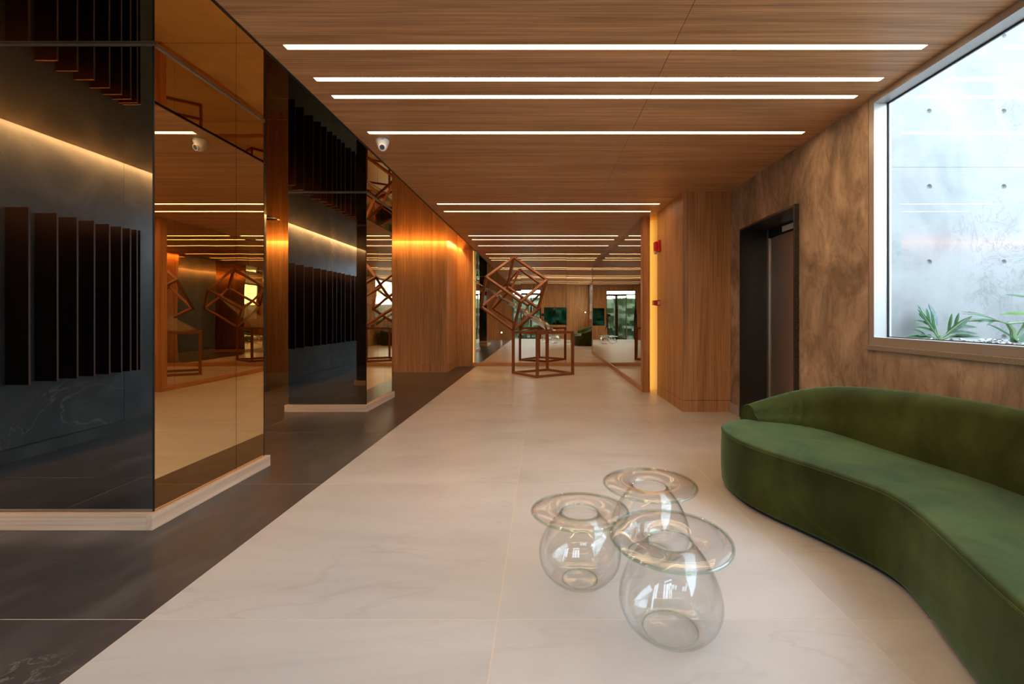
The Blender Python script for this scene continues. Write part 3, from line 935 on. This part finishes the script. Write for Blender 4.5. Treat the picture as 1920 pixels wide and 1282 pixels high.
for a, b in ((-0.93, mid - 0.003), (mid + 0.003, DX1 - fr)):
    lf = MB().box(a, a + 0.03, YB - 0.06, YB - 0.035, 0.01, DZ).box(b - 0.03, b, YB - 0.06, YB - 0.035, 0.01, DZ).box(a, b, YB - 0.06, YB - 0.035, 0.01, 0.06).box(a, b, YB - 0.06, YB - 0.035, DZ - 0.04, DZ).build('door_leaf', 'steel_dark', d2)
    MB().box(a + 0.03, b - 0.03, YB - 0.052, YB - 0.044, 0.06, DZ - 0.04).build('pane', 'pane', lf)
    hx = b - 0.06 if a < mid - 0.1 else a + 0.06
    MB().tube([(hx, YB + 0.02, 0.55), (hx, YB + 0.02, 1.35)], 0.013, 10).tube([(hx, YB - 0.04, 0.65), (hx, YB + 0.02, 0.65)], 0.008, 8).tube([(hx, YB - 0.04, 1.25), (hx, YB + 0.02, 1.25)], 0.008, 8).build('handle', 'steel', lf, smooth=True)
MB().box(DX0 + fr, DX1 - fr, YB - 0.05, YB - 0.044, DZ + 0.04, DZ + 0.17).build('transom_pane', 'pane', d2)
w2 = thing('window_2', 'green tinted strip window in the wall behind the lens', None, (0.52, YB, 0.58), kind='structure')
MB().box(0.045, 1.0, YB - 0.06, YB - 0.02, 0.58, 0.60).box(0.045, 1.0, YB - 0.06, YB - 0.02, 1.30, 1.32).box(0.045, 0.065, YB - 0.06, YB - 0.02, 0.6, 1.3).box(0.98, 1.0, YB - 0.06, YB - 0.02, 0.6, 1.3).box(0.36, 0.375, YB - 0.06, YB - 0.02, 0.6, 1.3).box(0.52, 0.535, YB - 0.06, YB - 0.02, 0.6, 1.3).build('window_frame', 'steel_dark', w2)
for a, b in ((0.065, 0.36), (0.375, 0.52), (0.535, 0.98)):
    MB().box(a, b, YB - 0.045, YB - 0.035, 0.6, 1.3).build('pane', 'green_pane', w2)
w3 = thing('window_3', 'tall glazed opening behind the lens on the left', None, (-2.9, YB, 0), kind='structure')
MB().box(GX0, GX0 + fr, YB - 0.07, YB - 0.02, 0, 2.2).box(GX1 - fr, GX1, YB - 0.07, YB - 0.02, 0, 2.2).box(GX0, GX1, YB - 0.07, YB - 0.02, 2.16, 2.2).box(GX0, GX1, YB - 0.07, YB - 0.02, 0, 0.04).box(-2.89, -2.86, YB - 0.07, YB - 0.02, 0.04, 2.16).build('window_frame', 'steel_dark', w3)
for a, b in ((GX0 + fr, -2.89), (-2.86, GX1 - fr)):
    MB().box(a, b, YB - 0.05, YB - 0.042, 0.04, 2.16).build('pane', 'pane', w3)
for x, lab in ((-1.745, 'small glowing step light low on the rear wall left of the entrance'), (1.275, 'small glowing step light low on the rear wall behind the sofa')):
    t = thing('step_light', lab, 'wall light', (x, YB, 0.285), 'step lights on the rear wall')
    MB().box(x - 0.05, x + 0.05, YB, YB + 0.006, 0.235, 0.335).build('plate', 'steel', t, bevel=0.001)
    MB().box(x - 0.022, x + 0.022, YB + 0.006, YB + 0.009, 0.263, 0.307).build('lens', 'bulb', t)

hg = MB()
NX, NZ = 60, 16
hv = []
for j in range(NZ + 1):
    for i in range(NX + 1):
        p = Vector((-6.0 + 9.0 * i / NX, -3.7, 1.9 * j / NZ))
        p.y += 0.28 * noise.noise(Vector((p.x * 3.1, 1.7, p.z * 3.1))) + 0.12 * noise.noise(Vector((p.x * 9, 4.2, p.z * 9)))
        if j == NZ:
            p.z += 0.12 * noise.noise(Vector((p.x * 4, 0, 3)))
        hv.append(p)
nv = len(hv)
hv += [Vector((p.x, -4.3, p.z)) for p in hv]
hf = []
for j in range(NZ):
    for i in range(NX):
        a = j * (NX + 1) + i
        hf.append((a, a + 1, a + NX + 2, a + NX + 1))
        hf.append((nv + a, nv + a + NX + 1, nv + a + NX + 2, nv + a + 1))
for i in range(NX):
    a = NZ * (NX + 1) + i
    hf.append((a, a + 1, nv + a + 1, nv + a))
hg.add([(p.x, p.y, p.z - 0.07) for p in hv], hf)
tag(hg.build('hedge', 'hedge', smooth=True), 'dark green clipped hedge outside the entrance, seen through the glass in the mirrors', 'hedge', kind='stuff')

# ------------------------------------------------------------------ curved sofa
sofa = thing('curved_sofa', 'curved green velvet sofa under the window', 'sofa', (1.5, 1.6, 0))
front = [(1.077, 2.685), (1.040, 2.53), (1.046, 2.34), (1.10, 2.17), (1.172, 2.022), (1.229, 1.893), (1.283, 1.74), (1.293, 1.631), (1.266, 1.502), (1.217, 1.364), (1.158, 1.208), (1.10, 1.04), (1.055, 0.86), (1.05, 0.68), (1.10, 0.52), (1.20, 0.42)]
rear = [(1.30, 0.385), (1.45, 0.37), (1.62, 0.42), (1.76, 0.58), (1.85, 0.9), (1.885, 1.3), (1.895, 1.65), (1.885, 2.0), (1.85, 2.4), (1.76, 2.74), (1.62, 2.90), (1.44, 2.92), (1.28, 2.865), (1.16, 2.80)]
outline = [Vector((x, y)) for x, y in front + rear]
ol = [Vector((p[0], p[1])) for p in catmull([(p.x, p.y, 0) for p in outline], 7, True)]
def inset(pts, d):
    n = len(pts)
    area = sum(pts[i].x * pts[(i + 1) % n].y - pts[(i + 1) % n].x * pts[i].y for i in range(n))
    s = 1 if area > 0 else -1
    out = []
    for i in range(n):
        tg = (pts[(i + 1) % n] - pts[i - 1]).normalized()
        nrm = Vector((-tg.y, tg.x)) * s
        out.append(pts[i] + nrm * d)
    return out
ZS = 0.337
def ring_body(name, mat, rings, parent, cap_bottom=True):
    mb = MB()
    n = len(ol)
    vs = []
    for d, z in rings:
        vs += [(p.x, p.y, z) for p in inset(ol, d)]
    fs = []
    for r in range(len(rings) - 1):
        for i in range(n):
            j = (i + 1) % n
            fs.append((r * n + i, r * n + j, (r + 1) * n + j, (r + 1) * n + i))
    fs.append(tuple(range(n - 1, -1, -1)))
    fs.append(tuple((len(rings) - 1) * n + i for i in range(n)))
    mb.add(vs, fs)
    return mb.build(name, mat, parent, smooth=True, angle=50)
rb = 0.02
rings = [(0.012, 0.022), (0.004, 0.028), (0.0, 0.04), (-0.004, 0.12), (-0.004, 0.22), (0.0, ZS - rb)]
for k in range(1, 7):
    a = k / 6 * math.pi / 2
    rings.append((rb * (1 - math.cos(a)), ZS - rb + rb * math.sin(a)))
rings += [(0.05, ZS + 0.0035), (0.09, ZS + 0.005)]
ring_body('seat', 'velvet', rings, sofa)
ring_body('plinth', 'black', [(0.03, 0.0), (0.03, 0.024)], sofa)
pp = inset(ol, -0.0005)
MB().tube([(p.x, p.y, ZS - rb * 0.8) for p in pp], 0.0032, 6, closed=True).build('piping', 'velvet', sofa, smooth=True)
# backrest lofted along the rear: front foot, rear foot, top height
bk = [  # front x, y, rear x, y, top z
    (1.335, 2.775, 1.275, 2.862, 0.432), (1.40, 2.745, 1.37, 2.905, 0.455), (1.49, 2.70, 1.50, 2.925, 0.492), (1.57, 2.62, 1.63, 2.89, 0.535), (1.625, 2.50, 1.745, 2.76, 0.575),
    (1.655, 2.35, 1.82, 2.53, 0.605), (1.68, 2.17, 1.862, 2.28, 0.622), (1.715, 1.98, 1.885, 2.02, 0.633), (1.745, 1.80, 1.893, 1.80, 0.637),
    (1.752, 1.62, 1.895, 1.62, 0.637), (1.745, 1.40, 1.889, 1.40, 0.635), (1.72, 1.20, 1.875, 1.18, 0.628), (1.685, 1.0, 1.85, 0.93, 0.612), (1.64, 0.82, 1.79, 0.66, 0.585), (1.57, 0.68, 1.68, 0.47, 0.54), (1.46, 0.60, 1.53, 0.375, 0.49), (1.335, 0.575, 1.33, 0.385, 0.435)]
stn = catmull([Vector((a, b, c)) for a, b, c, d, e in bk], 6)
str_ = catmull([Vector((c, d, e)) for a, b, c, d, e in bk], 6)
mb = MB()
K = 20
vs = []
N = len(stn)
for i in range(N):
    f = Vector((stn[i].x, stn[i].y, 0)); r = Vector((str_[i].x, str_[i].y, 0)); zt = str_[i].z
    wv = r - f
    wl_ = wv.length
    un = wv / wl_
    prof = []
    z0 = ZS - 0.012
    hh = zt - z0
    rad = min(wl_ * 0.5, hh * 0.55)
    # front face leaning back, with slight belly, then round top, then rear down
    lean = 0.16 * hh
    for k in range(6):
        t = k / 5
        prof.append((lean * t + 0.006 * (0 if t == 0 else 0) - 0.012 * math.sin(math.pi * t), z0 + (hh - rad) * t))
    a0 = prof[-1][0]
    cx = (a0 + wl_) / 2
    rx = (wl_ - a0) / 2
    for k in range(1, 9):
        a = math.pi - math.pi * k / 9
        prof.append((cx + rx * math.cos(a) * 1.0, z0 + hh - rad + rad * math.sin(a)))
    prof.append((wl_, z0 + hh - rad))
    prof.append((wl_ + 0.004, z0 + 0.1 * hh))
    prof.append((wl_ - 0.004, z0))
    while len(prof) < K:
        prof.append((wl_ * (1 - (len(prof) - 16) / 6), z0))
    tt = i / (N - 1)
    amp = 0.011 * math.exp(-((tt - 0.165) / 0.055) ** 2) + 0.011 * math.exp(-((1 - tt - 0.165) / 0.055) ** 2)
    for k, (o, z) in enumerate(prof[:K]):
        rip = 0
        if 1 <= k <= 9:
            rip = amp * math.sin(i * 2.2 - k * 0.75)
        p = f + un * (o + rip)
        vs.append((p.x, p.y, z + rip * 0.4))
fs = []
for i in range(N - 1):
    for k in range(K):
        l = (k + 1) % K
        fs.append((i * K + k, i * K + l, (i + 1) * K + l, (i + 1) * K + k))
fs.append(tuple(range(K)))
fs.append(tuple((N - 1) * K + k for k in range(K)))
mb.add(vs, fs)
br = mb.build('backrest', 'velvet', sofa, smooth=True, angle=50)
for e0 in (0, N - 1):        # welt seam round each end panel
    MB().tube([Vector(vs[e0 * K + k]) for k in range(0, 17)], 0.0032, 6).build('seam', 'velvet', br, smooth=True)
# ------------------------------------------------------------------ blown glass tables
def glass_table(c, body, rim, tilt, label):
    t = thing('glass_table', label, 'side table', (c[0], c[1], 0), 'blown glass side tables')
    cz = (c[0], c[1], 0.0)
    bp = [Vector((r, z, 0)) for r, z in body]
    sm = [(p.x, p.y) for p in catmull(bp, 5)]
    th = 0.0035
    inner = [(max(r - th, 0.0), z + (th * 1.2 if z < 0.03 else 0)) for r, z in sm]
    MB().lathe(cz, [(0, sm[0][1])] + sm[1:] + inner[::-1][:-1] + [(0, inner[0][1])], 72).build('vase', 'blown', t, smooth=True, angle=60)
    rp = [(p.x, p.y) for p in catmull([Vector((r, z, 0)) for r, z in rim], 5)]
    low = [(r, z - 0.0045) for r, z in rp]
    def dz(x, y):
        r = math.hypot(x, y)
        q = max(0.0, r - rim[0][0]) / max(r, 1e-6)
        return tilt * y * q + 0.0022 * math.sin(2 * math.atan2(y, x) + 1) * q
    MB().lathe(cz, rp + [(rp[-1][0] + 0.002, rp[-1][1] - 0.002)] + low[::-1], 72, dz=dz).build('disc_top', 'disc', t, smooth=True, angle=60)
    fr_ = body[2][0]
    MB().tube([(c[0] + fr_ * math.cos(2 * math.pi * k / 48), c[1] + fr_ * math.sin(2 * math.pi * k / 48), body[2][1] + 0.0035) for k in range(48)], 0.003, 8, closed=True).build('foot_ring', M['rimglass'], t, smooth=True)
    R, Z = rp[-1]
    pts = []
    for k in range(72):
        a = 2 * math.pi * k / 72
        x, y = (R + 0.001) * math.cos(a), (R + 0.001) * math.sin(a)
        pts.append((c[0] + x, c[1] + y, Z - 0.002 + dz(x, y)))
    MB().tube(pts, 0.0050, 10, closed=True).build('rim', M['rimglass'], t, smooth=True)
    r0, z0 = rim[0]
    MB().tube([(c[0] + r0 * math.cos(2 * math.pi * k / 48), c[1] + r0 * math.sin(2 * math.pi * k / 48), z0) for k in range(48)], 0.003, 8, closed=True).build('neck_ring', M['rimglass'], t, smooth=True)
M['rimglass'] = thin_glass('greenish_glass_rim', (0.86, 0.93, 0.90), (0.42, 0.66, 0.58))
bodyA = [(0.0, 0.006), (0.045, 0.004), (0.085, 0.003), (0.115, 0.016), (0.145, 0.047), (0.160, 0.09), (0.156, 0.135), (0.138, 0.185), (0.113, 0.230), (0.090, 0.260), (0.074, 0.277), (0.069, 0.287)]
rimA = [(0.069, 0.284), (0.076, 0.292), (0.092, 0.299), (0.118, 0.304), (0.145, 0.305), (0.168, 0.302), (0.185, 0.296)]
glass_table((0.404, 1.415), bodyA, rimA, 0.05, 'clear blown glass table nearest the camera, egg shaped body')
bodyB = [(0.0, 0.006), (0.035, 0.004), (0.065, 0.004), (0.105, 0.020), (0.142, 0.06), (0.154, 0.105), (0.147, 0.150), (0.125, 0.195), (0.100, 0.225), (0.082, 0.243), (0.072, 0.256), (0.070, 0.262)]
rimB = [(0.070, 0.259), (0.077, 0.266), (0.092, 0.272), (0.115, 0.276), (0.14, 0.276), (0.163, 0.273), (0.179, 0.267)]
glass_table((0.139, 1.68), bodyB, rimB, -0.06, 'clear blown glass table on the left of the three, round body')
bodyC = [(r * 1.02, z) for r, z in bodyA]
rimC = [(r * 1.02, z) for r, z in rimA]
glass_table((0.447, 1.868), bodyC, rimC, 0.0, 'clear blown glass table at the back of the three')

# ------------------------------------------------------------------ cube sculpture
sc_ = thing('cube_sculpture', 'brown metal sculpture of two wire cubes, one tilted on the other, pierced by glass', 'sculpture', (0.0, 7.6, 0))
BW = 0.039
def ground(px_, py_):
    dy = py_ - VY
    return Vector(((px_ - VX) / dy, F / dy, 0))
L0, F0, R0 = ground(962.4, 700.1), ground(1007.5, 708.3), ground(1073.6, 702.0)
B0 = L0 + R0 - F0
H0 = 0.735
low = [L0, F0, R0, B0]
lc = thing('lower_cube', None, None)
lc.parent = sc_
def bar_part(a, b, parent, ref):
    MB().bar(a, b, BW, ref).build('bar', 'rust', parent)
off = Vector((0, 0, BW / 2))
up1 = Vector((0, 0, H0 - BW / 2))
ax = (R0 - F0).normalized()
for i in range(4):
    a, b = low[i], low[(i + 1) % 4]
    d = (b - a).normalized() * BW / 2
    bar_part(a + off - d, b + off + d, lc, (0, 0, 1))
    bar_part(a + up1 - d, b + up1 + d, lc, (0, 0, 1))
    bar_part(a + Vector((0, 0, BW)), a + Vector((0, 0, H0 - BW)), lc, ax)
# tilted cube: pixel edge vectors give its attitude, F is the corner that stands on the base
PXH = F / L0.y
exx = (63.2, -46.0, -17.0); ezz = (-42.6, -40.6, -50.0)
x_ = Vector(exx); z_ = Vector(ezz)
Lpx = (x_.length + z_.length) / 2
x_.normalize(); z_ = (z_ - x_ * z_.dot(x_)).normalized()
y_ = x_.cross(z_)
if y_.z < 0: y_ = -y_
EL = Lpx / (PXH * 0.985)
AB = Vector((x_[0], y_[0], z_[0])) * EL
AC = Vector((x_[1], y_[1], z_[1])) * EL
AH = Vector((x_[2], y_[2], z_[2])) * EL
Fp = L0 + Vector((0.0, 0.0, H0 + 0.012))
A_ = Fp - AB * 0 - AC - AH - AB
# F corner = A + AC + AH + AB
ucn = thing('tilted_cube', None, None)
ucn.parent = sc_
def corner(i, j, k):
    return A_ + AB * i + AC * j + AH * k
for u, v in ((0, 0), (0, 1), (1, 0), (1, 1)):
    for vec, fn in ((AB, lambda s: corner(s, u, v)), (AC, lambda s: corner(u, s, v)), (AH, lambda s: corner(u, v, s))):
        e = vec.normalized() * BW * 0.5
        ref = AH if vec is not AH else AB
        bar_part(fn(0) - e, fn(1) + e, ucn, ref)
# glass blade: long triangular sheet standing on the lower cube, its point up on the left
tip = Vector(((887 - VX) / 110.0, 7.60, 1 + (VY - 524.5) / 110.0))
n1 = Vector((0.215, 7.30, H0 + 0.004)); n2 = Vector((0.075, 7.98, H0 + 0.004))
nrm = (n1 - tip).cross(n2 - tip).normalized() * 0.014
MB().add([tip - nrm * 0.3, n1 - nrm, n2 - nrm, tip + nrm * 0.3, n1 + nrm, n2 + nrm], [(0, 1, 2), (5, 4, 3), (0, 3, 4, 1), (1, 4, 5, 2), (2, 5, 3, 0)]).build('glass_blade', 'blade', sc_)

# ------------------------------------------------------------------ security camera on the ceiling
cx, cy = -1.175, 3.26
t = thing('security_camera', 'white dome security camera on the wood ceiling', 'camera', (cx, cy, CZ))
base = Matrix.Translation(Vector((cx, cy, CZ)))
MB().lathe((cx, cy, CZ), [(0, -0.001), (0.047, -0.001), (0.048, -0.008), (0.045, -0.022), (0.040, -0.036), (0.034, -0.052), (0.0, -0.054)], 32).build('mount', 'white_plastic', t, smooth=True, angle=40)
vd = Vector((0.25, -0.86, -0.44)).normalized()
cc = Vector((cx, cy, CZ - 0.048)) + vd * 0.010
def sph(c, r, seg=24):
    prof = [(r * math.sin(math.pi * k / 12), -r * math.cos(math.pi * k / 12)) for k in range(13)]
    return MB().lathe(c, prof, seg)
sph(cc, 0.033).build('eyeball', 'white_plastic', t, smooth=True)
MB().tube([cc + vd * 0.022, cc + vd * 0.034], [0.0235, 0.0225], 24).build('lens_ring', 'white_plastic', t, smooth=True)
MB().tube([cc + vd * 0.026, cc + vd * 0.0352], [0.0185, 0.0175], 24).build('lens', 'lens', t, smooth=True)
MB().box(cx + 0.006, cx + 0.026, cy - 0.0475, cy - 0.0440, CZ - 0.0115, CZ - 0.0085).build('dark_mark', 'black', t)

# ------------------------------------------------------------------ fire devices on the pier side
t = thing('fire_alarm', 'red fire alarm sounder high on the walnut pier by the glowing slot', 'fire alarm', (XBLK, 5.55, 1.86))
MB().box(XBLK - 0.030, XBLK, 5.46, 5.60, 1.79, 1.925).build('housing', 'red', t, bevel=0.006)
MB().box(XBLK - 0.062, XBLK - 0.03, 5.50, 5.59, 1.80, 1.912).build('horn', 'red', t, bevel=0.006)
MB().lathe((XBLK - 0.048, 5.545, 1.772), [(0, -0.012), (0.015, -0.010), (0.022, 0.006), (0.022, 0.024), (0, 0.026)], 16).build('strobe', 'clear_plastic', t, smooth=True)
t = thing('fire_call_point', 'small red fire call point lower on the walnut pier by the glowing slot', 'call point', (XBLK, 5.55, 1.15))
MB().box(XBLK - 0.035, XBLK, 5.50, 5.60, 1.118, 1.19).build('housing', 'red', t, bevel=0.004)
MB().box(XBLK - 0.075, XBLK - 0.035, 5.51, 5.59, 1.126, 1.184).build('box_front', 'red', t, bevel=0.003)
MB().box(XBLK - 0.028, XBLK - 0.006, 5.496, 5.50, 1.132, 1.176).build('side_label', 'clear_plastic', t)
MB().box(XBLK - 0.080, XBLK - 0.075, 5.525, 5.575, 1.136, 1.172).build('press_plate', 'clear_plastic', t)

# ------------------------------------------------------------------ thin pendant lamp and the camera on its tripod (seen in the end mirror)
lx, ly = 1.35, 0.84
t = thing('pendant_lamp', 'thin brass pendant lamp hanging over the sofa, seen in the end mirror', 'pendant lamp', (lx, ly, CZ))
MB().lathe((lx, ly, CZ), [(0, -0.001), (0.03, -0.001), (0.03, -0.015), (0, -0.016)], 20).build('ceiling_rose', 'cable', t, smooth=True, angle=40)
MB().tube([(lx, ly, CZ - 0.015), (lx, ly, 1.42)], 0.004, 6).build('cord', 'cable', t)
MB().tube([(lx - 0.24, ly, 1.48), (lx + 0.24, ly, 1.14)], 0.006, 8).build('rod', 'cable', t)
MB().tube([(lx + 0.09 * math.cos(k * math.pi / 12), ly, 1.36 + 0.07 * math.sin(k * math.pi / 12)) for k in range(24)], 0.004, 6, closed=True).build('ring', 'cable', t, smooth=True)
sph((lx + 0.25, ly, 1.13), 0.017, 16).build('bulb', 'bulb', t, smooth=True)
t = thing('tripod_camera', 'black camera on a tripod, seen small in the end mirror', 'camera', (0, -0.14, 0))
MB().box(-0.06, 0.06, -0.16, -0.10, 0.96, 1.05).box(-0.025, 0.025, -0.15, -0.11, 1.05, 1.07).build('body', 'black', t, bevel=0.006)
MB().tube([(0, -0.10, 1.0), (0, -0.065, 1.0)], [0.036, 0.038], 20).build('lens_barrel', 'black', t, smooth=True, angle=40)
MB().tube([(0, -0.13, 0.75), (0, -0.13, 0.96)], 0.012, 10).build('centre_post', 'black', t)
for k in range(3):
    a = math.radians(-90 + 120 * k)
    MB().tube([(0.02 * math.cos(a), -0.13 + 0.02 * math.sin(a), 0.82), (0.28 * math.cos(a), -0.13 + 0.28 * math.sin(a), 0.006)], [0.011, 0.008], 8).build('leg', 'black', t)
